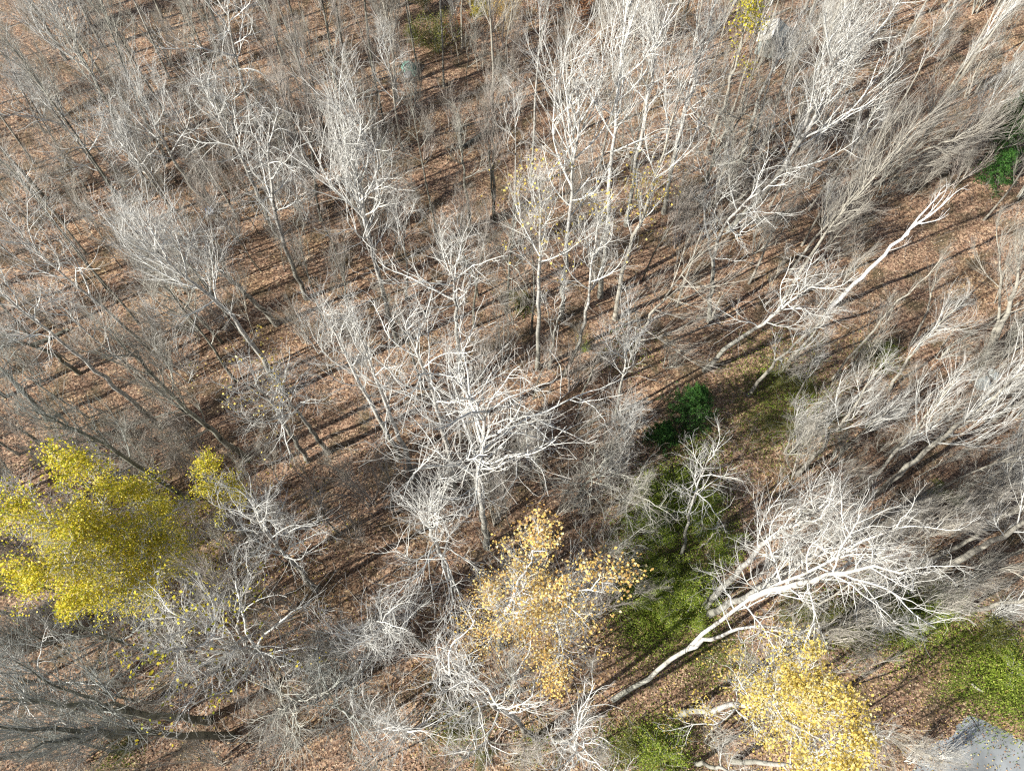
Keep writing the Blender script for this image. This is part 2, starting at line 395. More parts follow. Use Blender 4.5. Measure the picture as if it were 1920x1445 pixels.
def hero(label, wp, spread, n=14, start=.45, kind='spray', look='white', r0=None, name='bare_tree', cat='tree', group=None, leaf=None, nleaf=0,
         leaf_size=.13, stems=(), seed=0, droop=0.0, one_side=None, hmax=20.0, leaf_t=(0, 1), jit=.25):
    rng = np.random.default_rng(1000 + seed + int(wp[0][0]) * 3 + int(wp[0][1]))
    B = ground_at(*wp[0]); B[2] = gh(B[0], B[1])
    up = np.array([0, 0, 1.0])
    top = near_line(*wp[-1], B, up)
    h = top[2]
    if hmax and h > hmax:                                 # keep to a likely height: the same sight line, farther along it
        r = ray(*wp[-1]); top = np.array([0, 0, CAM_H]) + r * ((hmax - CAM_H) / r[2]); h = hmax
    W = [B - np.array([0, 0, .3])] + [near_line(*p, B, top - B) for p in wp[1:-1]] + [top]
    P = resample(W, 16) - B
    P[2:-1] += rng.normal(size=(13, 3)) * np.array([.05, .05, 0]) * (1 if len(wp) > 2 else 1.7)
    HERO_BASES.append((B[0], B[1]))
    L = np.linalg.norm(top - B)
    r0 = r0 or .0085 * L
    root = empty(name, B); tag(root, label, cat, group)
    tw, tg = M[BARK[look][0]], TG[look]
    prof = .16 + .84 * (1 - np.linspace(0, 1, 16)) ** .85; prof[0] *= 1.35; prof[1] *= 1.08
    V, F = tubes(P[None], (r0 * prof)[None], 9)
    link('trunk', mesh_from('trunk', V, F), tw, root)
    trunks = [(P, start, n, spread, one_side)]
    for st in stems:                                       # further stems: (waypoints, limbs, spread, t of fork or None when from the ground)
        t0 = st.get('fork', None)
        if t0 is None: S0 = ground_at(*st['wp'][0]); S0[2] = -.2
        else: S0 = at_t(P, t0)[0] + B
        line = top - B if 'dir' not in st else np.array(st['dir'], float)
        S = [S0] + [near_line(*p, S0, line) for p in (st['wp'] if t0 is not None else st['wp'][1:])]
        Q = resample(S, 12) - B; Q[1:-1] += rng.normal(size=(10, 3)) * np.array([.05, .05, 0])
        rs = st.get('r', r0 * .7)
        V, F = tubes(Q[None], (rs * (.18 + .82 * (1 - np.linspace(0, 1, 12)) ** .9))[None], 8)
        link('stem', mesh_from('stem', V, F), tw, root)
        trunks.append((Q, st.get('start', .35), st.get('n', 8), st.get('spread', spread), st.get('one_side')))
    tips = []
    for Q, s0, k, sp, os_ in trunks:
        if k <= 0: continue
        for (o, d, ln, t) in limb_plan(Q, k, s0, sp, kind, rng, droop, os_):
            v = LIB[kind][rng.integers(len(LIB[kind]))]
            lo = link('limb', v['me'], tg, root)
            R = basis(d); lo.matrix_basis = Matrix.LocRotScale(Vector(o), Matrix(R.tolist()).to_quaternion(), Vector((ln,) * 3))
            if leaf and leaf_t[0] <= t <= leaf_t[1]: tips.append(o + (v['tips'] * ln) @ R.T)
    if leaf and nleaf:
        tp = np.concatenate(tips)
        ph = rng.uniform(0, 6.28, 3)
        den = np.sin(tp[:, 0] * 3.1 + ph[0]) + np.sin(tp[:, 1] * 2.9 + ph[1]) + np.sin(tp[:, 2] * 2.7 + ph[2]) + np.sin((tp[:, 0] - tp[:, 1]) * 5.3)
        if nleaf > 1000: tp = tp[den > -.1]
        nc = min(len(tp), max(nleaf // 5, 8))
        cl = tp[rng.choice(len(tp), nc, replace=False)]
        C = cl[rng.integers(nc, size=nleaf)] + rng.normal(size=(nleaf, 3)) * jit
        V, F = leaf_quads(C, leaf_size, rng, .9)
        tag(link('foliage', mesh_from('foliage', V, F, False), M[leaf], root), kind='stuff')
    return root

G_W = 'white barked bare trees standing in the middle of the wood'
H = hero
#HEROES#
# middle
H('tall pale tree with a straight white trunk and sparse yellow leaves, in the photo centre', [(1008, 692), (1010, 560), (1013, 450), (1010, 345)], 2.9, 12, .62, 'spray', 'white', .16, group=G_W, leaf='pale_leaf', nleaf=260)
H('bushy topped white tree just behind the straight trunk with yellow leaves', [(1052, 600), (1070, 380), (1073, 335), (1082, 260), (1085, 185)], 4.3, 15, .55, 'spray', 'white', .17, group=G_W)
H('very tall white tree, left one of the pair at the top centre', [(1125, 560), (1142, 377), (1150, 283), (1160, 173), (1167, 83), (1176, 5)], 4.0, 15, .58, 'spray', 'white', .18, group=G_W)
H('white tree with dark trunk knots, right one of the pair at top centre', [(1175, 420), (1190, 310), (1213, 207), (1223, 150), (1227, 83), (1222, 10)], 3.4, 13, .60, 'spray', 'white', .18, group=G_W)
H('leaning white tree with a low crown, right of the straight white trunk', [(1055, 705), (1090, 632), (1103, 565), (1112, 482), (1120, 425)], 3.0, 10, .62, 'spray', 'white', .14, group=G_W, leaf='pale_leaf', nleaf=80)
H('small white tree forking low, close right of the straight trunk with yellow leaves', [(1030, 692), (1035, 642), (1055, 560), (1058, 520)], 1.6, 6, .5, 'spray', 'white', .10, stems=[dict(wp=[(1028, 590), (1024, 560)], fork=.35, n=4, spread=1.3, r=.05)], group=G_W)
H('tall grey tree with pale yellow leaves halfway up, left of the dead drooping tree', [(1153, 600), (1170, 490), (1200, 420), (1240, 300), (1280, 165)], 3.0, 12, .42, 'spray', 'palegrey', .16, group=G_W, leaf='pale_leaf', nleaf=420, leaf_t=(.0, .62))
H('white double trunked tree at the top edge under the yellow leaves', [(1245, 400), (1268, 280), (1313, 100), (1337, 20)], 3.0, 12, .5, 'spray', 'white', .18, stems=[dict(wp=[(1290, 170), (1318, 60)], fork=.25, n=7, spread=2.4, r=.13)], group=G_W)
H('grey tree with bright yellow top leaves at the top edge', [(1323, 292), (1360, 187), (1390, 83), (1400, 20)], 2.0, 8, .6, 'broom', 'tan', .17, leaf='yellow_leaf', nleaf=900, leaf_size=.15)
H('slim greenish grey trunk left of the white panelled hut', [(1350, 277), (1385, 170), (1413, 83), (1425, 30)], 1.5, 6, .7, 'broom', 'tan', .11)
H('white birch with a dark banded trunk crossing below the hut', [(1387, 312), (1407, 233), (1437, 150), (1473, 87), (1500, 30)], 1.8, 6, .72, 'spray', 'white', .17)
H('left one of two slim white birches standing in front of the hut', [(1398, 330), (1418, 240), (1446, 140), (1470, 60)], 1.3, 6, .7, 'spray', 'white', .10)
H('right one of two slim white birches standing in front of the hut', [(1425, 300), (1448, 215), (1476, 130), (1512, 40)], 1.3, 6, .7, 'spray', 'palegrey', .09)
H('largest white tree of the upper right with a broad fan of branches', [(1365, 430), (1450, 345), (1490, 285), (1530, 220), (1565, 150), (1600, 85)], 4.6, 18, .42, 'spray', 'white', .22, stems=[dict(wp=[(1545, 150), (1575, 60)], fork=.55, n=8, spread=3.2, r=.12)], group=G_W)
H('crooked white crowned tree with a bent limb, below the broad fan shaped tree', [(1332, 600), (1340, 482), (1342, 440), (1390, 385), (1450, 340)], 2.9, 12, .45, 'gnarl', 'silver', .17, stems=[dict(wp=[(1322, 420), (1318, 365), (1340, 310)], fork=.45, n=6, spread=2.0, r=.09)], group=G_W)
H('short leaning pale stump of a trunk beside the crooked dark limbed tree', [(1331, 605), (1350, 560), (1374, 538)], .8, 2, .8, 'spray', 'tan', .12, name='tree_snag')
H('dead leaning tree with long drooping branches on its right side', [(1182, 678), (1207, 612), (1235, 570), (1263, 539), (1290, 500)], 3.2, 13, .22, 'broom', 'tan', .13, droop=.45, one_side=(.7, -.2, -.4))
H('chalk white dead snag with a few bare forks in the sunny opening', [(1555, 577), (1600, 535), (1640, 500), (1680, 450), (1706, 430), (1786, 366)], 2.0, 5, .55, 'bare', 'stub', .16, name='tree_snag', stems=[dict(wp=[(1728, 400), (1768, 360)], fork=.68, n=2, spread=1.0, r=.07)])
H('white crowned leaning tree with crooked twigs, left of the chalk white snag', [(1320, 694), (1373, 642), (1430, 609), (1480, 565), (1535, 530)], 2.6, 13, .5, 'gnarl', 'white', .17, group=G_W)
H('smaller grey leaning tree below the white crown beside the chalk white snag', [(1403, 740), (1460, 672), (1513, 625), (1555, 590)], 1.9, 10, .4, 'spray', 'palegrey', .13)
H('long thin tan pole of a tree with hardly a twig, below the chalk white snag', [(1563, 709), (1630, 625), (1680, 569), (1747, 509), (1775, 470)], 1.2, 6, .5, 'broom', 'tan', .09)
H('thin tan tree standing right of the long tan pole', [(1708, 648), (1740, 582), (1752, 530), (1762, 490)], 1.5, 7, .45, 'broom', 'tan', .09)
H('grey tree with forked fan of twigs in front of the thin tan tree', [(1668, 732), (1700, 675), (1750, 620), (1800, 570)], 2.2, 10, .35, 'broom', 'palegrey', .11)
H('grey mid sized tree between the dark shade and the two parallel leaning trunks', [(1497, 889), (1547, 829), (1597, 769), (1650, 690)], 2.3, 12, .4, 'broom', 'palegrey', .14)
H('slimmer upper one of the two parallel leaning trunks at right', [(1613, 930), (1680, 849), (1730, 790), (1790, 715)], 2.4, 11, .42, 'broom', 'palegrey', .12)
H('thicker lower one of the two parallel leaning trunks at right', [(1633, 932), (1713, 865), (1780, 809), (1850, 755), (1915, 700)], 3.0, 15, .42, 'broom', 'palegrey', .19)
H('tan twin trunked tree at the right edge above the pale boulders', [(1847, 674), (1880, 609), (1905, 540), (1915, 460)], 2.5, 12, .42, 'broom', 'tan', .22, stems=[dict(wp=[(1870, 610), (1880, 520), (1868, 430)], fork=.12, n=8, spread=2.2, r=.12)])
H('stout grey trunk leaving the right edge below the pale boulders', [(1850, 790), (1890, 765), (1935, 740), (2000, 700)], 2.0, 6, .7, 'broom', 'tan', .20)
H('thick pale trunk crossing to the right edge beside the big forked white tree', [(1730, 1088), (1813, 1040), (1870, 1008), (1913, 985), (1990, 940)], 2.2, 9, .6, 'spray', 'palegrey', .24)
H('grey trunk just above the thick pale trunk at the right edge', [(1737, 1055), (1830, 1006), (1880, 970), (1930, 940)], 2.4, 10, .45, 'broom', 'tan', .16)
H('pale trunk nearly level in view at the right edge above green bushes', [(1797, 1147), (1860, 1135), (1925, 1123), (2010, 1110)], 2.0, 9, .4, 'spray', 'palegrey', .15)
H('short grey trunk at the right edge between two thicker pale trunks', [(1870, 1046), (1900, 1038), (1990, 1015)], 1.8, 6, .5, 'spray', 'palegrey', .15)
H('tree with long pale twigs rising at the right edge below the stout grey trunk', [(1880, 960), (1890, 900), (1905, 850), (1915, 800)], 2.0, 10, .3, 'broom', 'palegrey', .11)
# the big forked white tree
H('big forked white tree with huge crown and long bare trunk, lower right', [(1148, 1312), (1215, 1270), (1290, 1212), (1340, 1170), (1420, 1113), (1480, 1083), (1527, 1050), (1600, 1025), (1680, 990)], 2.7, 17, .56, 'gnarl', 'white', .135, group=G_W,
  stems=[dict(wp=[(1403, 1170), (1450, 1173), (1500, 1192)], fork=.40, n=7, spread=1.7, r=.10, start=.45), dict(wp=[(1560, 1075), (1650, 1060), (1720, 1065)], fork=.66, n=9, spread=2.4, r=.13, start=.25)])
H('pale leaning tree just behind the big forked white tree, growing from the green bushes', [(1322, 1138), (1370, 1085), (1407, 1046), (1440, 1006), (1480, 985), (1545, 945)], 2.6, 14, .5, 'spray', 'white', .20, group=G_W)
H('pale trunk rising parallel between the big forked white tree and the leaning one', [(1330, 1150), (1390, 1122), (1447, 1094), (1500, 1060), (1570, 1005)], 2.2, 10, .6, 'spray', 'white', .20, group=G_W)
H('small crooked white tree in the green bushes, above the forked white crown', [(1280, 1040), (1290, 985), (1297, 940), (1315, 890), (1330, 855)], 2.3, 10, .55, 'gnarl', 'white', .10)
H('thin tan pole leaning in the green bushes beside the small crooked white tree', [(1312, 1028), (1335, 1005), (1352, 985)], .8, 3, .6, 'broom', 'tan', .06)
H('yellow leaved tree with a smooth white trunk in the lower right corner', [(1278, 1336), (1340, 1328), (1420, 1320), (1480, 1312), (1560, 1335)], 1.9, 22, .50, 'leafy', 'white', .17, name='yellow_tree', leaf='pale_leaf', nleaf=12000, leaf_size=.088, jit=.15, stems=[dict(wp=[(1490, 1280), (1525, 1250)], fork=.6, n=6, spread=1.0, r=.07), dict(wp=[(1540, 1380), (1590, 1410)], fork=.6, n=9, spread=1.5, r=.08)])
H('pale trunk along the bottom edge under the yellow leaves', [(1375, 1426), (1440, 1430), (1510, 1434), (1600, 1440)], 1.8, 8, .5, 'gnarl', 'white', .15)
H('pale trunk cut by the bottom edge, right of the white burst of twigs', [(1305, 1430), (1340, 1437), (1400, 1455)], 1.4, 6, .5, 'gnarl', 'white', .13)
# bottom
H('white burst of twigs seen from straight above at the bottom centre', [(1040, 1385), (1070, 1392), (1098, 1400)], 2.1, 13, .55, 'gnarl', 'white', .13)
H('crooked white tree with long drooping twigs at the bottom, left of the burst of twigs', [(1006, 1384), (950, 1338), (907, 1316), (853, 1283), (825, 1262)], 2.9, 15, .45, 'gnarl', 'white', .15, group=G_W)
H('white topped tree with a short dark trunk left of the golden tree', [(800, 1212), (760, 1192), (720, 1172), (700, 1160)], 2.6, 14, .5, 'gnarl', 'silver', .15)
H('large white topped tree with a grey mottled trunk, upper left of the golden tree', [(856, 1104), (840, 1070), (825, 1035), (805, 985), (795, 965)], 3.0, 18, .5, 'gnarl', 'silver', .17)
H('golden leaved tree in the lower middle of the photo', [(935, 1215), (938, 1170), (955, 1130), (985, 1090)], 2.0, 16, .40, 'leafy', 'silver', .17, name='golden_tree', leaf='gold_leaf', nleaf=8000, leaf_size=.085, jit=.18, stems=[dict(wp=[(1030, 1150), (1060, 1190), (1050, 1240)], fork=.5, n=11, spread=1.6, r=.1), dict(wp=[(1060, 1110), (1130, 1110)], fork=.55, n=6, spread=1.2, r=.08), dict(wp=[(1000, 1040), (1010, 1000)], fork=.6, n=6, spread=1.2, r=.07)])
H('biggest white round crown on a mottled white trunk in the middle of the photo', [(913, 1024), (905, 960), (897, 870), (907, 800), (918, 755)], 4.0, 20, .58, 'gnarl', 'white', .20, group=G_W)
H('leaning white tree with a spotted trunk left of the biggest white round crown', [(857, 937), (843, 850), (827, 795), (807, 715), (780, 665), (765, 625)], 3.0, 14, .55, 'gnarl', 'white', .18, group=G_W)
H('white crowned tree on a knotty white trunk directly above the photo centre', [(867, 712), (853, 615), (857, 565), (848, 520), (846, 480)], 3.2, 14, .6, 'gnarl', 'white', .18, group=G_W)
H('tall thin pale tree with a long bent stem, left of the spotted trunk', [(783, 905), (753, 829), (717, 742), (690, 669), (665, 610)], 2.6, 12, .5, 'spray', 'white', .16)
H('grey trunked tree running parallel left of the tall thin pale tree', [(750, 857), (720, 799), (683, 735), (650, 672), (615, 600)], 2.7, 11, .5, 'spray', 'silver', .17)
H('large white crowned tree of the upper middle with twin pale stems', [(745, 645), (722, 560), (700, 482), (677, 367), (665, 300), (655, 250)], 4.0, 17, .55, 'spray', 'white', .18, stems=[dict(wp=[(668, 360), (650, 290)], fork=.5, n=7, spread=3, r=.09)], group=G_W)
H('pale stem with a bent top, right of the twin pale stems', [(760, 560), (765, 500), (755, 440), (770, 400)], 2.2, 8, .5, 'spray', 'white', .10)
H('grey trunked tree with pale yellow flecks, above the small yellow tree', [(577, 864), (537, 802), (500, 745), (470, 720)], 2.8, 12, .45, 'gnarl', 'silver', .16, leaf='pale_leaf', nleaf=240)
H('dark straight trunk with a white twiggy top, right of the yellow flecked tree', [(617, 847), (560, 775), (535, 745), (520, 725)], 2.5, 11, .6, 'gnarl', 'silver', .17)
H('long white dotted trunk running up to the left, above the yellow flecked tree', [(537, 738), (460, 625), (410, 565), (350, 525), (310, 482), (250, 430)], 3.0, 14, .55, 'spray', 'silver', .18)
H('crooked thick white tree with a dark lower trunk, at left of the centre', [(520, 608), (483, 572), (433, 529), (393, 482), (330, 440)], 3.0, 13, .45, 'spray', 'silver', .19)
H('winding white tree with a dark hollow, upper left of the centre', [(575, 560), (540, 480), (513, 400), (510, 333), (495, 285), (505, 240)], 3.1, 15, .5, 'gnarl', 'white', .17, group=G_W)
H('white twin stemmed tree rising from beside the blue drum', [(404, 386), (350, 340), (320, 290), (290, 233), (262, 180)], 3.2, 14, .5, 'spray', 'white', .17, stems=[dict(wp=[(360, 300), (345, 240), (315, 200)], fork=.05, n=9, spread=2.4, r=.11)], group=G_W)
H('white forked tree standing right of the blue drum', [(520, 445), (480, 355), (443, 277), (407, 217), (385, 165)], 3.4, 14, .5, 'gnarl', 'white', .15, stems=[dict(wp=[(435, 200), (440, 160)], fork=.7, n=6, spread=2.2, r=.07)], group=G_W)
H('white fork topped tree in the top left corner', [(265, 270), (200, 190), (160, 123), (123, 67), (90, 25)], 3.4, 13, .55, 'spray', 'white', .17, group=G_W, stems=[dict(wp=[(125, 50), (120, 5)], fork=.65, n=6, spread=2.4, r=.08)])
H('long white trunk slanting up to the left edge above the big yellow tree', [(300, 800), (233, 739), (147, 665), (60, 595), (10, 555)], 2.4, 9, .75, 'gnarl', 'silver', .17)
H('dark slanting trunk with fine brush like twigs, above the small yellow tree', [(467, 861), (383, 799), (343, 759), (270, 690), (215, 630)], 3.0, 17, .35, 'broom', 'grey', .19)
H('dark trunk slanting behind the top of the big yellow tree', [(357, 941), (267, 879), (213, 842), (133, 799), (67, 772)], 2.8, 14, .45, 'broom', 'dark', .18)
H('big round tree full of yellow leaves at the left edge', [(395, 1130), (340, 1085), (270, 1040), (175, 1000)], 2.6, 30, .42, 'leafy', 'silver', .18, name='yellow_tree', leaf='yellow_leaf', nleaf=42000, leaf_size=.092, jit=.20,
  stems=[dict(wp=[(190, 930), (140, 890)], fork=.5, n=12, spread=1.5, r=.09), dict(wp=[(190, 1070), (150, 1110)], fork=.5, n=12, spread=1.5, r=.09), dict(wp=[(110, 985), (60, 975)], fork=.55, n=12, spread=1.7, r=.09), dict(wp=[(110, 1050), (70, 1070)], fork=.55, n=12, spread=1.6, r=.08), dict(wp=[(270, 960), (240, 930)], fork=.4, n=9, spread=1.5, r=.08), dict(wp=[(280, 1050), (250, 1060)], fork=.4, n=8, spread=1.4, r=.08)])
H('small tree with yellow leaves beside the big round yellow one', [(455, 1000), (420, 940), (380, 885)], 1.4, 12, .35, 'leafy', 'grey', .09, name='yellow_tree', leaf='yellow_leaf', nleaf=3200, leaf_size=.095, jit=.16)
H('wide dark limbed tree with a few yellow leaves, below the big yellow tree', [(548, 1242), (500, 1228), (450, 1216), (425, 1212)], 3.4, 13, .5, 'gnarl', 'silver', .23, leaf='yellow_leaf', nleaf=420, leaf_size=.14,
  stems=[dict(wp=[(380, 1205), (280, 1228)], fork=.75, n=7, spread=1.9, r=.1), dict(wp=[(385, 1180), (310, 1150)], fork=.7, n=7, spread=1.9, r=.09), dict(wp=[(520, 1265), (565, 1285)], fork=.4, n=4, spread=1.2, r=.07), dict(wp=[(400, 1255), (355, 1300)], fork=.75, n=6, spread=1.8, r=.08), dict(wp=[(440, 1170), (445, 1110)], fork=.7, n=4, spread=1.5, r=.06)])
H('white fan shaped crown on a dark trunk right of the big yellow tree', [(592, 1105), (555, 1060), (520, 1026), (493, 990), (480, 965)], 2.9, 17, .55, 'gnarl', 'silver', .18, group=G_W)
H('upper one of two dark olive trunks slanting out of the bottom left corner', [(393, 1351), (290, 1338), (183, 1326), (80, 1316), (0, 1310)], 2.8, 12, .4, 'broom', 'dark', .21, stems=[dict(wp=[(110, 1290), (30, 1240)], fork=.45, n=7, spread=2, r=.1)])
H('lower one of two dark olive trunks slanting out of the bottom left corner', [(435, 1380), (340, 1377), (220, 1370), (100, 1366), (0, 1362)], 2.8, 12, .4, 'broom', 'dark', .21, stems=[dict(wp=[(130, 1385), (20, 1410)], fork=.5, n=7, spread=2, r=.1)])
H('dark trunk with a forked top at the left edge, above the big yellow tree', [(90, 790), (45, 735), (10, 700), (-40, 650)], 2.4, 9, .5, 'gnarl', 'dark', .17)
H('dark angled trunk at the left edge left of the long white trunk', [(150, 700), (85, 655), (30, 640), (-20, 610)], 2.0, 8, .5, 'gnarl', 'dark', .15)
H('fine twigged grey crown on twin trunks, in the upper middle', [(928, 420), (925, 330), (926, 240), (930, 190)], 2.6, 15, .45, 'broom', 'rose', .14, stems=[dict(wp=[(918, 300), (912, 200)], fork=.1, n=8, spread=2.2, r=.09)])
H('slim grey green trunk with pale top branches, left of the upper twin trunks', [(885, 440), (872, 360), (866, 290), (860, 215)], 1.9, 11, .45, 'spray', 'grey', .12)
H('tall thin grey trunk rising to the top edge, left of the white pair', [(1080, 250), (1072, 140), (1070, 70), (1072, 10)], 1.6, 8, .6, 'broom', 'tan', .12)
H('grey tree with an upright crown at the top edge above the green tarp', [(742, 190), (736, 100), (728, 50), (720, 5)], 3.0, 13, .4, 'broom', 'tan', .15)
H('forked olive grey tree right of the broad fan shaped white tree', [(1640, 345), (1690, 310), (1715, 285), (1745, 240)], 3.2, 15, .35, 'broom', 'tan', .18, stems=[dict(wp=[(1750, 275), (1830, 240)], fork=.55, n=8, spread=2.4, r=.09)])
#ENDHEROES#
HB = np.array(HERO_BASES)

# ------------------------------------------------------------------ other trees: one of each build, then copies
def variant(kind, seed, h, spread, n, start, r0):
    rng = np.random.default_rng(seed)
    P = path(np.array([[0, 0, 1.0]]), np.array([[0, 0, -.3]]), np.array([h + .3]), 14, .035, np.array([0, 0, 1.0]), .05, rng)[0]
    prof = .14 + .86 * (1 - np.linspace(0, 1, 14)) ** .9; prof[0] *= 1.3
    tv = mesh_from('trunk_form', *tubes(P[None], (r0 * prof)[None], 7))
    parts = []; mis = []
    for (o, d, ln, t) in limb_plan(P, n, start, spread, kind, rng):
        v = LIB[kind][rng.integers(len(LIB[kind]))]
        parts.append((o + (v['V'] * ln) @ basis(d).T, v['F'])); mis.append(v['mi'])
    return tv, mesh_from('crown_form', *join(parts), mi=np.concatenate(mis))
VAR = {
 'broom': [variant('broom', 300 + i, h, s, n, st, r) for i, (h, s, n, st, r) in enumerate([(14, 2.8, 10, .40, .12), (12, 2.6, 10, .34, .10), (15, 3.0, 11, .44, .13), (11, 2.5, 10, .3, .09)])],
 'spray': [variant('spray', 330 + i, h, s, n, st, r) for i, (h, s, n, st, r) in enumerate([(14, 3.3, 11, .40, .14), (12, 3.1, 10, .38, .12), (15, 3.3, 11, .45, .14)])],
 'gnarl': [variant('gnarl', 360 + i, h, s, n, st, r) for i, (h, s, n, st, r) in enumerate([(12, 3.4, 13, .35, .14), (10, 3.0, 12, .3, .12)])],
 'pole': [variant('spray', 420 + i, h, s, n, st, r) for i, (h, s, n, st, r) in enumerate([(14, 1.7, 8, .58, .085), (12, 1.5, 8, .55, .07), (15, 2.0, 9, .62, .10)])],
 'sapling': [variant('broom', 390 + i, h, s, n, st, r) for i, (h, s, n, st, r) in enumerate([(7, 1.9, 8, .2, .04), (5, 1.5, 7, .15, .035), (9, 2.2, 9, .25, .055)])],
}
LAND = [('big round yellow tree', 180, 1000), ('lower right yellow tree', 1540, 1330), ('golden tree', 1020, 1140), ('white panelled hut', 1440, 80),
        ('green tarp', 768, 125), ('blue drum', 393, 390), ('chalk white snag', 1600, 535), ('grey driveway', 1830, 1400), ('dark young evergreen', 1285, 780),
        ('big forked white tree', 1240, 1240), ('straight white trunk', 1010, 660), ('top left corner', 0, 0), ('top right corner', 1920, 0),
        ('bottom left corner', 0, 1445), ('pale boulders', 1845, 712), ('biggest white round crown', 915, 980), ('small yellow tree', 390, 880), ('right edge conifers', 1860, 290)]
DIRS = ['right of', 'above and right of', 'straight above', 'above and left of', 'left of', 'below and left of', 'straight below', 'below and right of']
ORD = ['first', 'second', 'third', 'fourth', 'fifth', 'sixth', 'seventh', 'eighth', 'ninth', 'tenth', 'eleventh', 'twelfth', 'thirteenth', 'fourteenth', 'fifteenth', 'sixteenth']
PENDING = []
def want_label(root, adj, pos):
    px, py = to_px(np.array([pos[0], pos[1], 0]))
    best = min(LAND, key=lambda l: (l[1] - px) ** 2 + (l[2] - py) ** 2)
    a = math.atan2(best[2] - py, px - best[1]); k = int(round(a / (PI / 4))) % 8
    PENDING.append((adj, best[0], DIRS[k], math.hypot(px - best[1], py - best[2]), root))
def give_labels():
    seen = {}
    for adj, land, d, dist, root in sorted(PENDING, key=lambda q: q[3]):
        k = (adj, land, d); i = seen.get(k, 0); seen[k] = i + 1
        root['label'] = f'{adj}, {ORD[min(i, 15)]} {d} the {land}'
def copy_tree(var, name, loc, rot, tilt, sc, look, cat, group):
    tv, cv = var
    root = empty(name, loc); root.rotation_euler = (tilt[0], tilt[1], rot); root.scale = (sc,) * 3
    tag(root, None, cat, group)
    link('trunk', tv, M[BARK[look][0]], root); tag(link('crown', cv, TG[look], root), kind=None)
    return root

def pick(px, py, rng):
    """what stands where in the photo: build, look, scale"""
    u = rng.uniform()
    if px < 1000 and py < 850 and rng.uniform() < .42: return ('pole', 'silver' if u < .65 else 'grey', rng.uniform(.85, 1.1))
    if px > 1000 and py < 720 and rng.uniform() < .35: return ('pole', 'palegrey' if u < .6 else 'tan', rng.uniform(.8, 1.05))
    if px > 1350 and py < 720:   return ('broom', 'tan' if u < .6 else 'palegrey', rng.uniform(.75, 1.05))
    if px > 1350:                return ('broom', 'palegrey' if u < .6 else 'tan', rng.uniform(.55, .8))
    if py < 330 and px > 560:    return (('broom', 'rose') if u < .55 else ('broom', 'tan') if u < .85 else ('spray', 'palegrey')) + (rng.uniform(.75, 1.0),)
    if px < 560 and py < 800:    return (('broom', 'grey') if u < .3 else ('spray', 'grey') if u < .55 else ('spray', 'silver') if u < .75 else ('gnarl', 'silver')) + (rng.uniform(.8, 1.1),)
    if py > 1180 and px < 760:   return (('broom', 'dark') if u < .25 else ('gnarl', 'dark') if u < .5 else ('gnarl', 'grey') if u < .8 else ('gnarl', 'silver')) + (rng.uniform(.65, .95),)
    return (('gnarl', 'grey') if u < .35 else ('spray', 'silver') if u < .6 else ('broom', 'rose')) + (rng.uniform(.6, .9),)
ADJ = {'tan': 'slender tan bare tree', 'palegrey': 'pale grey twiggy bare tree', 'rose': 'slim rosy brown bare tree', 'grey': 'grey bare tree', 'silver': 'whitish twigged bare tree',
       'dark': 'dark olive bare tree', 'white': 'white bare tree'}
def free(px, py):
    """places kept open in the photo"""
    if px > 1600 and py > 1180: return False
    if 1140 < px < 1420 and py > 1180: return False
    if 1180 < px < 1420 and 690 < py < 1180: return False
    if 1550 < px < 1840 and 400 < py < 640: return False
    if 430 < px < 860 and 730 < py < 900: return False
    if 560 < px < 960 and 1010 < py < 1140: return False
    if 1270 < px < 1430 and 540 < py < 720: return False
    if 760 < px < 960 and 230 < py < 430: return False
    return True
g = np.random.default_rng(77)
placed = [tuple(p) for p in HB]; fill = []
tries = 0
while len(fill) < 228 and tries < 30000:
    tries += 1
    px, py = g.uniform(-120, 2040), g.uniform(-60, 1430)
    p = ground_at(px, py)
    if g.uniform() > (1 if (py > 1120 and px < 1000) else min(1, (p[1] + 40) / 75)): continue
    if not free(px, py): continue
    if min((p[0] - q[0]) ** 2 + (p[1] - q[1]) ** 2 for q in placed) < 2.3 ** 2: continue
    placed.append((p[0], p[1])); fill.append((px, py, p))
for px, py, p in fill:
    kind, look, sc = pick(px, py, g)
    var = VAR[kind][g.integers(len(VAR[kind]))]
    p[2] = gh(p[0], p[1])
    r = copy_tree(var, 'bare_tree', p, g.uniform(0, 6.28), g.normal(size=2) * .035, sc, look, 'tree', 'bare trees filling the wood')
    want_label(r, ADJ[look], p)
# saplings of the understorey
ns = 0; tries = 0
while ns < 295 and tries < 20000:
    tries += 1
    px, py = g.uniform(-30, 1950), g.uniform(-30, 1440)
    if not free(px, py) or (px > 1640 and py > 1200): continue
    if not (py < 620 and (px < 640 or px > 1280)) and g.uniform() < .5: continue
    p = ground_at(px, py)
    if min((p[0] - q[0]) ** 2 + (p[1] - q[1]) ** 2 for q in placed) < 1.2 ** 2: continue
    placed.append((p[0], p[1])); ns += 1
    look = 'tan' if px > 1200 else ['rose', 'grey', 'tan'][g.integers(3)]
    p[2] = gh(p[0], p[1])
    r = copy_tree(VAR['sapling'][g.integers(3)], 'sapling', p, g.uniform(0, 6.28), g.normal(size=2) * .1, g.uniform(.6, 1.1), look, 'sapling', 'thin saplings of the understorey')
    want_label(r, {'tan': 'thin tan sapling', 'rose': 'thin rosy brown sapling', 'grey': 'thin grey sapling'}[look], p)
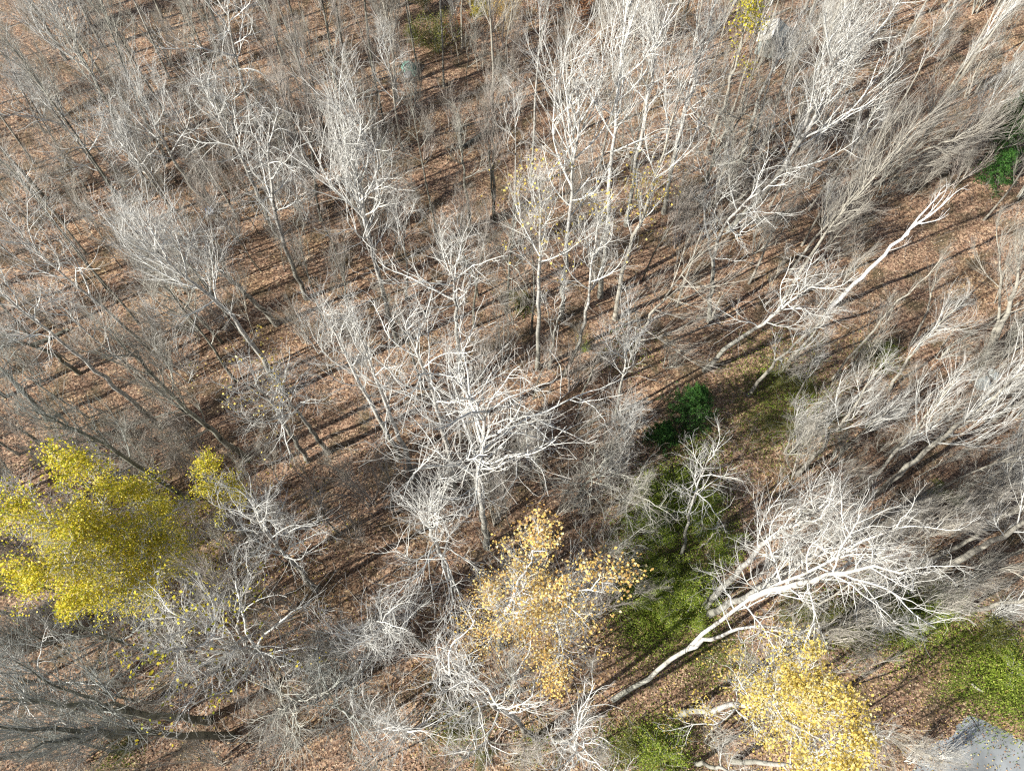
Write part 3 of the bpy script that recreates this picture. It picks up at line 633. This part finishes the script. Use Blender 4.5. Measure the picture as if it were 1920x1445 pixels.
# trees outside the lower and left borders, whose shade falls into the photo
no = 0; tries = 0
while no < 46 and tries < 9000:
    tries += 1
    p = np.array([g.uniform(-75, 14), g.uniform(-26, 40), 0.0])
    px, py = to_px(p)
    if px > -90 and py < 1480: continue
    if np.hypot(p[0], p[1] + 1) < 7: continue
    if min((p[0] - q[0]) ** 2 + (p[1] - q[1]) ** 2 for q in placed) < 4.2 ** 2: continue
    placed.append((p[0], p[1])); no += 1
    kind = ['gnarl', 'broom', 'spray'][g.integers(3)]
    p[2] = gh(p[0], p[1])
    r = copy_tree(VAR[kind][0], 'bare_tree', p, g.uniform(0, 6.28), g.normal(size=2) * .03, g.uniform(.9, 1.15), 'grey', 'tree', 'bare trees beyond the borders of the view')
    r['label'] = 'grey bare tree standing beyond the lower left border of the view'

# ------------------------------------------------------------------ shrubs, evergreens, ground cover
def leaf_shrub_mesh(seed, rad, hgt, nst, nleaf, size):
    rng = np.random.default_rng(seed)
    a = rng.uniform(0, 6.28, nst); t = rng.uniform(.15, .75, nst)
    D = np.stack([np.cos(a) * np.sin(t), np.sin(a) * np.sin(t), np.cos(t)], -1)
    L = rng.uniform(.6, 1, nst) * hgt
    P = path(D, rng.normal(size=(nst, 3)) * np.array([.12, .12, 0]), L, 7, .18, np.array([0, 0, 1.0]), .02, rng)
    R = np.linspace(.018, .006, 7)[None].repeat(nst, 0)
    P1, R1 = grow(P, R, rng, 7, .25, 1, .3, .55, .5, 1.1, 4, .2, np.array([0, 0, 1.0]), .03, .7, .5)
    stems = mesh_from('stems_form', *join([tubes(P, R, 4), tubes(P1, np.maximum(R1, .004), 3)]))
    pts = np.concatenate([P1[:, 1:].reshape(-1, 3), P[:, 3:].reshape(-1, 3)])
    C = pts[rng.integers(len(pts), size=nleaf)] + rng.normal(size=(nleaf, 3)) * .13
    C[:, 2] = np.maximum(C[:, 2], .04)
    return stems, mesh_from('foliage_form', *leaf_quads(C, size, rng, .8, .6), False)
SHR = [leaf_shrub_mesh(500 + i, 1, h, n, nl, s) for i, (h, n, nl, s) in enumerate([(2.2, 12, 3200, .085), (1.7, 10, 2600, .08), (2.8, 13, 3800, .09)])]
shr_px = [(1215, 930, 1.1, 'green_leaf'), (1265, 905, 1.0, 'green_leaf'), (1195, 985, .9, 'green_leaf'), (1320, 960, 1.0, 'green_leaf'), (1240, 1010, .9, 'green_leaf'), (1340, 1030, .9, 'green_leaf'),
          (1215, 1130, .9, 'green_leaf'), (1265, 1120, .9, 'green_leaf'), (1300, 1105, 1.0, 'green_leaf'), (1250, 1165, .8, 'green_leaf'), (1310, 1170, .7, 'green_leaf'), (1235, 1075, .7, 'green_leaf'),
          (1740, 1140, 1.0, 'green_leaf'), (1700, 1180, 1.0, 'green_leaf'), (1640, 1165, .9, 'dull_leaf'), (1560, 1160, .9, 'dull_leaf'), (1590, 1205, .8, 'dull_leaf'), (1480, 1155, .9, 'dull_leaf'), (1850, 1190, .9, 'dull_leaf'),
          (1890, 1255, .9, 'green_leaf'), (1650, 660, .5, 'green_leaf'), (980, 570, .6, 'dull_leaf'), (1790, 940, .5, 'green_leaf'), (1755, 920, .4, 'green_leaf'), (1090, 660, .5, 'green_leaf'), (1180, 1400, .8, 'dull_leaf'), (1235, 1420, .9, 'green_leaf'),
          (850, 1370, .6, 'dull_leaf'), (905, 1420, .6, 'dull_leaf'), (820, 95, 1.3, 'dull_leaf'), (785, 85, 1.1, 'dull_leaf'), (860, 60, 1.2, 'rust_leaf'), (1030, 30, 1.3, 'rust_leaf'), (1085, 40, 1.2, 'rust_leaf'), (900, 25, 1.2, 'yellow_leaf'), (945, 40, 1.0, 'gold_leaf'), (800, 20, 1.2, 'dull_leaf'), (240, 1400, .5, 'dull_leaf'), (1460, 720, .6, 'dull_leaf'), (1500, 735, .6, 'dull_leaf'), (1440, 800, .6, 'dull_leaf'), (1490, 810, .5, 'dull_leaf')]
AD2 = {'green_leaf': 'bright green leafy bush', 'dull_leaf': 'dull olive leafy bush', 'rust_leaf': 'rusty brown leafy bush', 'yellow_leaf': 'yellow leafy bush', 'gold_leaf': 'golden leafy bush'}
for i, (px, py, s, lf) in enumerate(shr_px):
    p = ground_at(px, py); p[2] = gh(p[0], p[1])
    r = empty('shrub', p); r.rotation_euler = (0, 0, i * 1.7); r.scale = (s * .95,) * 3
    tag(r, None, 'shrub', 'leafy bushes under the trees')
    st, fo = SHR[i % 3]
    link('stems', st, M['grey_twig'], r); tag(link('foliage', fo, M[lf], r), kind='stuff')
    want_label(r, AD2[lf], p)

def bare_shrub_mesh(seed, lean):
    rng = np.random.default_rng(seed); parts = []; mis = []
    for k in range(7):
        a = rng.uniform(0, 6.28); t = rng.uniform(.2, .75)
        d = norm(np.array([math.cos(a) * math.sin(t), math.sin(a) * math.sin(t), math.cos(t)]) + np.array(lean) * .5)
        v = LIB['broom'][rng.integers(len(LIB['broom']))]; ln = rng.uniform(2.4, 4.0)
        parts.append(((v['V'] * ln) @ basis(d).T + rng.normal(size=3) * np.array([.15, .15, 0]), v['F'])); mis.append(v['mi'])
    return mesh_from('stems_form', *join(parts), mi=np.concatenate(mis))
MORE_BUSH = []; gb = np.random.default_rng(404)
while len(MORE_BUSH) < 170:
    px, py = gb.uniform(-20, 1940), gb.uniform(-20, 1445)
    if not free(px, py) or (1560 < px and 420 < py < 640) or gb.uniform() > (1.0 if (py < 450 or px < 700 or px > 1400) else .45): continue
    q = ground_at(px, py)
    if min((q[0] - o[0]) ** 2 + (q[1] - o[1]) ** 2 for o in placed) < .9 ** 2: continue
    placed.append((q[0], q[1]))
    lk = ['grey', 'rose', 'tan', 'silver'][gb.integers(4)] if px < 1300 else ['tan', 'palegrey', 'grey'][gb.integers(3)]
    MORE_BUSH.append((px, py, gb.uniform(.7, 1.3), lk))
BSH = [bare_shrub_mesh(600, (.4, .2, .2)), bare_shrub_mesh(601, (0, 0, .4)), bare_shrub_mesh(602, (.2, -.2, .3))]
for i, (px, py, s, lk) in enumerate([(1130, 890, 1.35, 'palegrey'), (1150, 880, 1.2, 'grey'), (1090, 960, .9, 'tan'), (1050, 960, .9, 'tan'), (1250, 690, .8, 'grey'), (320, 690, 1.1, 'grey'), (300, 640, 1.0, 'silver'), (500, 1180, .7, 'grey'),
                              (250, 300, 1.0, 'grey'), (230, 360, 1.0, 'grey'), (150, 390, 1.0, 'grey'), (430, 250, .9, 'dark'), (800, 300, 1.0, 'rose'), (850, 250, 1.0, 'rose'), (780, 200, 1.0, 'grey'), (960, 130, 1.0, 'rose'), (1050, 130, 1.1, 'rose'), (700, 230, 1.0, 'grey'), (640, 110, 1.1, 'rose'),
                              (1480, 850, 1.0, 'grey'), (1560, 870, .9, 'grey'), (1520, 790, .9, 'grey'), (1620, 800, .9, 'palegrey'), (1700, 990, .9, 'tan'), (1800, 960, .9, 'tan'), (1850, 900, .9, 'palegrey'), (1430, 1260, .8, 'palegrey'), (1380, 1290, .7, 'grey'), (1330, 1390, .8, 'grey'), (1700, 1425, .7, 'white'), (1580, 1170, .9, 'palegrey'), (1700, 1110, .8, 'grey'), (1820, 1090, .9, 'grey'),
                              (1760, 1420, .5, 'white'), (680, 1330, .8, 'palegrey'), (760, 1380, .8, 'white'), (600, 1300, .8, 'grey'), (560, 1380, .8, 'grey'), (140, 1180, .8, 'dark'), (60, 1220, .9, 'dark'), (100, 880, .8, 'dark'), (30, 900, .8, 'dark'), (1540, 110, 1.2, 'dark'), (1520, 60, 1.0, 'grey'), (1448, 135, .8, 'palegrey'), (1428, 118, .6, 'grey'), (1475, 130, .8, 'tan'), (1780, 350, 1.1, 'rose'), (1700, 360, 1.0, 'tan'), (1650, 370, 1.0, 'grey')] + MORE_BUSH):
    p = ground_at(px, py); p[2] = gh(p[0], p[1])
    r = empty('bare_shrub', p); r.rotation_euler = (0, 0, (i * 2.1 if i > 0 else 0)); r.scale = (s,) * 3
    tag(r, None, 'shrub', 'leafless bushes under the trees')
    link('stems', BSH[0 if i < 2 else i % 3], TG[lk], r)
    want_label(r, {'dark': 'dark leafless bush', 'grey': 'grey leafless bush', 'silver': 'whitish leafless bush', 'white': 'white twigged leafless bush', 'palegrey': 'pale leafless bush', 'tan': 'tan leafless bush', 'rose': 'rosy brown leafless bush'}[lk], p)

def conifer(label, px, py, h, rad, seed):
    rng = np.random.default_rng(seed); p = ground_at(px, py); p[2] = gh(p[0], p[1])
    root = empty('evergreen_tree', p); tag(root, label, 'evergreen', 'young evergreens among the bare trees')
    P = np.array([[0, 0, -.2], [.03, 0, h * .3], [-.02, .03, h * .65], [0, 0, h]])
    link('trunk', mesh_from('trunk', *tubes(P[None], np.array([[.09, .075, .045, .012]]), 7)), M['grey_trunk'], root)
    nb = int(h * 11); t = np.linspace(.06, .97, nb); az = np.arange(nb) * 2.4
    D = np.stack([np.cos(az), np.sin(az), .15 + t * .6], -1)
    O = np.stack([0 * t, 0 * t, t * h], -1); Ln = rad * (1 - t) ** .8 * rng.uniform(.7, 1.1, nb) + .15
    Pb = path(D, O, Ln, 6, .08, np.array([0, 0, 1.0]), -.05, rng); Rb = np.linspace(.016, .005, 6)[None].repeat(nb, 0)
    P1, R1 = grow(Pb, Rb, rng, 9, .15, 1, .3, .5, .7, 1.0, 3, .1, np.array([0, 0, 1.0]), .0, .7, .6)
    link('boughs', mesh_from('boughs', *join([tubes(Pb, Rb, 4), tubes(P1, R1, 3)])), M['grey_trunk'], root)
    pts = np.concatenate([P1.reshape(-1, 3)] * 9 + [Pb[:, 1:].reshape(-1, 3)] * 9)
    C = pts + rng.normal(size=pts.shape) * .055
    tag(link('needles', mesh_from('needles', *leaf_quads(C, .13, rng, 1.3, .28), False), M['needle'], root), kind='stuff')
conifer('dark young evergreen in the shade right of the photo centre', 1283, 790, 4.6, 1.9, 1)
conifer('small evergreen bush in front of the dark young evergreen', 1235, 830, 2.2, 1.3, 2)
conifer('bright green conifer at the right edge, the upper one', 1875, 290, 4.5, 2.0, 3)
conifer('smaller bright green conifer at the right edge, the lower one', 1850, 345, 3.4, 1.5, 4)
conifer('topmost dull conifer at the right edge beside the tan twigs', 1895, 225, 3.6, 1.5, 5)

# grass and low green cover
g = np.random.default_rng(91); Vs = []
for px, py, rad, n in [(1250, 1120, 3.2, 9000), (1215, 1180, 2.0, 3000), (1870, 1260, 3.0, 8000), (1900, 1290, 1.8, 4000), (1480, 730, 4.0, 5000), (1440, 800, 3.5, 3000), (1280, 940, 3.0, 5000), (1340, 1230, 2.2, 3000), (1720, 1160, 3.5, 5000), (1240, 1400, 2.0, 4000),
                       (860, 1360, 1.8, 2200), (1150, 1400, 1.5, 1800), (230, 1400, 1.5, 900), (1640, 670, 1.6, 1500), (1800, 1290, 1.2, 900), (1000, 1390, 1.2, 800), (980, 575, .9, 600)]:
    c = ground_at(px, py); q = g.normal(size=(n, 2)) * rad * .5 + c[:2]
    a = g.uniform(0, 6.28, n); L = g.uniform(.07, .2, n); wv = np.stack([np.cos(a), np.sin(a), 0 * a], -1) * .014
    b = np.stack([q[:, 0], q[:, 1], gh(q[:, 0], q[:, 1])], -1)
    tip = b + np.stack([g.normal(size=n) * .08, g.normal(size=n) * .08, L], -1)
    Vs.append(np.stack([b - wv * 1.6, b + wv * 1.6, tip], 1).reshape(-1, 3))
V = np.concatenate(Vs)
tag(link('grass', mesh_from('grass', V, np.arange(len(V)).reshape(-1, 3), False), M['grass']), 'patches of green grass and low cover between the trees', 'grass', None, 'stuff')
g = np.random.default_rng(93); Cs = []
for px, py, rad, n in [(1225, 1130, 2.6, 6500), (1280, 1110, 2.2, 4500), (1240, 950, 2.6, 3500), (1310, 980, 2.4, 3500), (1190, 1010, 1.8, 2000), (1870, 1255, 2.6, 4500), (1735, 1150, 2.2, 3000), (1470, 735, 3.6, 2500), (1660, 1180, 2.2, 2000), (1300, 840, 2.2, 1800), (1235, 1400, 1.8, 1800), (1180, 660, 2.0, 500), (1560, 1170, 2.4, 1800)]:
    c = ground_at(px, py); q = g.normal(size=(n, 2)) * rad * .5 + c[:2]
    lump = .5 + .5 * np.sin(q[:, 0] * 2.3 + 1) * np.sin(q[:, 1] * 2.7)
    Cs.append(np.stack([q[:, 0], q[:, 1], gh(q[:, 0], q[:, 1]) + g.uniform(.03, .25, n) + .55 * lump * g.uniform(.3, 1, n)], -1))
C = np.concatenate(Cs); V, F = leaf_quads(C, .095, g, .6, .6)
tag(link('ground_cover', mesh_from('ground_cover', V, F, False), M['green_leaf']), 'low leafy green ground cover in patches right of the centre', 'ground cover', None, 'stuff')
def fallen(label, px, py, rad, n, mat):
    c = ground_at(px, py); q = g.normal(size=(n, 2)) * rad * .5 + c[:2]
    V, F = leaf_quads(np.stack([q[:, 0], q[:, 1], gh(q[:, 0], q[:, 1]) + g.uniform(.03, .07, n)], -1), .09, g, .45)
    tag(link('fallen_leaves', mesh_from('fallen_leaves', V, F, False), M[mat]), label, 'fallen leaves', None, 'stuff')
fallen('yellow leaves fallen under the big round yellow tree', 400, 1110, 7, 2200, 'yellow_leaf')
fallen('golden leaves fallen under the golden tree', 980, 1230, 6, 2600, 'gold_leaf')
fallen('pale yellow leaves fallen around the driveway and the lower right yellow tree', 1560, 1360, 11, 3800, 'pale_leaf')
# fine undergrowth stems all over the floor
g = np.random.default_rng(92); n = 9000
x, y = seen_ground(n, g)
keep = ~((np.hypot(x - 25, y + 2) < 9)); x, y = x[keep], y[keep]; n = len(x)
clump = np.sin(.35 * x + .5 * y) + np.sin(-.6 * x + .3 * y + 1) + g.normal(size=n) * .8
keep = clump > -.3; x, y = x[keep], y[keep]; n = len(x)
D = norm(np.stack([g.normal(size=n) * .7, g.normal(size=n) * .7, np.ones(n)], -1))
P = path(D, np.stack([x, y, gh(x, y) - .05], -1), g.uniform(.5, 1.9, n), 4, .22, np.array([0, 0, 1.0]), .0, g)
R = np.linspace(.009, .004, 4)[None].repeat(n, 0)
P1, R1 = grow(P, R, g, 2, .3, .9, .35, .7, .5, 1.0, 3, .2, np.array([0, 0, 1.0]), .03, .8, .5)
tag(link('undergrowth', mesh_from('undergrowth', *join([tubes(P, R, 3), tubes(P1, np.maximum(R1, .004), 3)])), M['rose_twig']), 'thin bare stems of undergrowth all over the forest floor', 'undergrowth', None, 'stuff')

# ------------------------------------------------------------------ logs and rocks
def log(label, a, b, r, look, seed):
    rng = np.random.default_rng(seed); A, B = ground_at(*a), ground_at(*b)
    A[2] = gh(A[0], A[1]) + r * .8; B[2] = gh(B[0], B[1]) + r * .7
    P = resample([A, (A + B) / 2 + rng.normal(size=3) * np.array([.12, .12, 0]), B], 9) - A
    V, F = tubes(P[None], (r * np.linspace(1, .7, 9) * rng.uniform(.93, 1.07, 9))[None], 10)
    caps = [[len(V), i, (i + 1) % 10, (i + 1) % 10] for i in range(10)]; caps2 = [[len(V) + 1, 80 + (i + 1) % 10, 80 + i, 80 + i] for i in range(10)]
    V = np.vstack([V, P[0], P[-1]])
    me = bpy.data.meshes.new('log'); me.from_pydata(V.tolist(), [], F.tolist() + [c[:3] for c in caps] + [c[:3] for c in caps2]); me.update()
    for pl in me.polygons: pl.use_smooth = True
    o = link('fallen_log', me, M[BARK[look][0]]); o.location = A
    tag(o, label, 'log', 'fallen logs on the forest floor')
log('dark fallen log among leaves behind the slim grey green trunk', (868, 280), (914, 248), .17, 'dark', 1)
log('pale fallen trunk lying beside the hut to its lower right', (1462, 122), (1512, 92), .09, 'tan', 2)
log('thin pale fallen pole lying above the hut', (1374, 52), (1480, 18), .09, 'tan', 3)
log('short pale fallen log at the grass edge by the driveway', (1820, 1280), (1842, 1296), .08, 'tan', 4)
log('dark fallen log in the left wood near the long white trunk', (60, 650), (130, 618), .15, 'dark', 5)
log('grey fallen trunk under the two parallel leaning trunks', (1780, 815), (1700, 872), .14, 'grey', 6)
log('dark fallen log at the foot of the golden tree', (905, 1320), (985, 1290), .13, 'dark', 7)
log('thin fallen log lying across the shade below the dead drooping tree', (1130, 780), (1080, 805), .10, 'grey', 8)
log('thin grey fallen pole above the big round yellow tree', (200, 815), (345, 765), .08, 'grey', 9)
def rock(label, px, py, s, seed):
    rng = np.random.default_rng(seed); n, k = 12, 7
    V = []
    for i in range(k):
        f = PI * (i + .5) / k
        for j in range(n):
            a = 2 * PI * j / n; rr = 1 + .18 * math.sin(3 * a + seed) * math.sin(f) + rng.normal() * .07
            V.append((math.cos(a) * math.sin(f) * rr * 1.2, math.sin(a) * math.sin(f) * rr * .85, math.cos(f) * rr * .55))
    F = [(i * n + j, i * n + (j + 1) % n, (i + 1) * n + (j + 1) % n, (i + 1) * n + j) for i in range(k - 1) for j in range(n)]
    F += [tuple(range(n)), tuple(reversed(range((k - 1) * n, k * n)))]
    me = bpy.data.meshes.new('boulder'); me.from_pydata(V, [], F); me.update()
    p = ground_at(px, py); o = link('boulder', me, M['rock']); o.location = (p[0], p[1], gh(p[0], p[1]) + s * .25); o.scale = (s,) * 3; o.rotation_euler = (0, 0, seed)
    tag(o, label, 'boulder', 'pale boulders at the right edge')
rock('larger pale grey boulder below the tan twin trunked tree', 1840, 722, .55, 1)
rock('smaller pale grey boulder up and right of the larger one', 1862, 703, .38, 2)

# ------------------------------------------------------------------ hut, tarp, drum
def box_mesh(name, x0, x1, y0, y1, z0, z1, bev=.02):
    import bmesh
    bm = bmesh.new(); bmesh.ops.create_cube(bm, size=1)
    for v in bm.verts: v.co = Vector(((v.co.x + .5) * (x1 - x0) + x0, (v.co.y + .5) * (y1 - y0) + y0, (v.co.z + .5) * (z1 - z0) + z0))
    bmesh.ops.bevel(bm, geom=bm.edges[:], offset=min(bev, .3 * min(x1 - x0, y1 - y0, z1 - z0)), segments=2, affect='EDGES')
    me = bpy.data.meshes.new(name); bm.to_mesh(me); bm.free()
    return me
def slab(name, pts, th, mat, parent):
    """a flat panel: four corners in 3-D, given thickness along its normal"""
    P = np.array(pts, float); n = np.cross(P[1] - P[0], P[3] - P[0]); n = n / np.linalg.norm(n)
    V = np.vstack([P, P - n * th]); F = [(0, 1, 2, 3), (7, 6, 5, 4), (0, 4, 5, 1), (1, 5, 6, 2), (2, 6, 7, 3), (3, 7, 4, 0)]
    me = bpy.data.meshes.new(name); me.from_pydata(V.tolist(), [], F); me.update()
    return link(name, me, mat, parent)
p = ground_at(1432, 104)
hut = empty('hut', p); hut.rotation_euler = (0, 0, math.radians(-24))
tag(hut, 'small hut with cream sunlit roof and side darkened for shade among upper right trees', 'hut')
Wd, Ln_, e0, rz = 1.3, 2.6, 1.25, 1.75          # half widths, ridge along local Y
link('wall', box_mesh('wall', -.85, -.80, 0, Ln_, -.1, e0 - .03), M['greywall'], hut)
link('wall', box_mesh('wall', .95, 1.0, 0, Ln_, -.1, e0 - .03), M['greywall'], hut)
for yy in (0.0, Ln_ - .05):
    me = bpy.data.meshes.new('gable')
    a = [(-.795, yy, -.1), (.945, yy, -.1), (.945, yy, e0), (.1, yy, rz - .06), (-.795, yy, e0)]
    b = [(q[0], q[1] + .05, q[2]) for q in a]
    me.from_pydata(a + b, [], [(0, 1, 2, 3, 4), (9, 8, 7, 6, 5)] + [(i, i + 5, (i + 1) % 5 + 5, (i + 1) % 5) for i in range(5)]); me.update()
    link('gable_wall', me, M['greywall'], hut)
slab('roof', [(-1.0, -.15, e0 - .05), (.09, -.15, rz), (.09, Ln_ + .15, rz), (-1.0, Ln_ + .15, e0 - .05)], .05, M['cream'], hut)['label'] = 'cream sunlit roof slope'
slab('roof', [(.11, -.15, rz), (1.15, -.15, e0 - .05), (1.15, Ln_ + .15, e0 - .05), (.11, Ln_ + .15, rz)], .05, M['slate'], hut)['label'] = 'roof slope darkened to slate grey for shade'  # slope turned from the sun: its shade is put into the dark colour
link('ridge_cap', box_mesh('ridge_cap', .04, .16, -.16, Ln_ + .16, rz - .02, rz + .03, .01), M['white_paint'], hut)
link('trim', box_mesh('trim', -1.02, -.98, -.14, Ln_ + .14, e0 - .14, e0 - .06, .01), M['white_paint'], hut)
link('door', box_mesh('door', -.35, .35, -.05, -.005, 0, 1.2, .01), M['slate'], hut)

p = ground_at(1462, 112)
st = empty('covered_stack', p); st.rotation_euler = (0, 0, math.radians(-24))
tag(st, 'low stack under a slate grey cover with a pale side, right of the hut', 'covered stack')
link('cover', box_mesh('cover', -.55, .75, 0, 1.9, .06, .85, .09), M['slate'], st)
link('side_board', box_mesh('side_board', -.64, -.56, -.05, 1.9, 0, .8, .02), M['white_paint'], st)

def drape(name, rx, ry, hz, seed, mat, parent, flare=.2):
    rng = np.random.default_rng(seed); n, k = 28, 10; V = []
    for i in range(k):
        f = i / (k - 1)
        for j in range(n):
            a = 2 * PI * j / n
            rr = (f ** .6) * (1 + flare * f * math.sin(5 * a + seed) * .5 + .06 * f * math.sin(11 * a))
            z = hz * (1 - f ** 2.2) * (1 + .12 * math.sin(3 * a + 1) * f) + .02
            V.append((rx * rr * math.cos(a), ry * rr * math.sin(a), z + rng.normal() * .012 * (f > .05)))
    F = [(i * n + j, (i + 1) * n + j, (i + 1) * n + (j + 1) % n, i * n + (j + 1) % n) for i in range(k - 1) for j in range(n)]
    me = bpy.data.meshes.new(name); me.from_pydata(V, [], F); me.update()
    for pl in me.polygons: pl.use_smooth = True
    return link(name, me, mat, parent)
p = ground_at(768, 132)
tp = empty('tarp', p); tp.rotation_euler = (0, 0, .5); tag(tp, 'teal green tarp draped over a heap among twigs at the top', 'tarp')
drape('cover', .62, .85, .7, 2, M['teal'], tp)
p = ground_at(766, 142)
sk = drape('sack', .42, .36, .42, 6, M['grey_sack'], None, .1); sk.location = p; tag(sk, 'grey sack lying in front of the teal green tarp', 'sack')

p = ground_at(393, 396)
dr = empty('drum', p + np.array([0, 0, .02])); dr.rotation_euler = (math.radians(38), math.radians(20), .3)
tag(dr, 'small blue drum with a pale lid at the foot of the twin stemmed white tree', 'drum')
def lathe(name, prof, mat, parent, s=24):
    V = [(r * math.cos(2 * PI * j / s), r * math.sin(2 * PI * j / s), z) for r, z in prof for j in range(s)]
    F = [(i * s + j, i * s + (j + 1) % s, (i + 1) * s + (j + 1) % s, (i + 1) * s + j) for i in range(len(prof) - 1) for j in range(s)]
    F += [tuple(reversed(range(s))), tuple(range((len(prof) - 1) * s, len(prof) * s))]
    me = bpy.data.meshes.new(name); me.from_pydata(V, [], F); me.update()
    for pl in me.polygons: pl.use_smooth = True
    return link(name, me, mat, parent)
lathe('body', [(.26, 0), (.29, .04), (.30, .2), (.315, .22), (.30, .24), (.30, .44), (.315, .46), (.30, .48), (.29, .62), (.27, .66)], M['blue'], dr)
lathe('lid', [(.285, .662), (.285, .70), (.25, .715), (.2, .70), (.05, .70)], M['lid'], dr)
# bent hoop handle leaning over the drum
a = np.linspace(0, PI, 14)
P = np.stack([.31 * np.cos(a), 0 * a, .64 + .42 * np.sin(a)], -1)
link('handle', mesh_from('handle', *tubes(P[None], np.full((1, 14), .014), 6)), M['steel'], dr)

give_labels()
print('triangles', sum(len(m.polygons) for m in bpy.data.meshes) * 2, 'objects', len(bpy.data.objects))
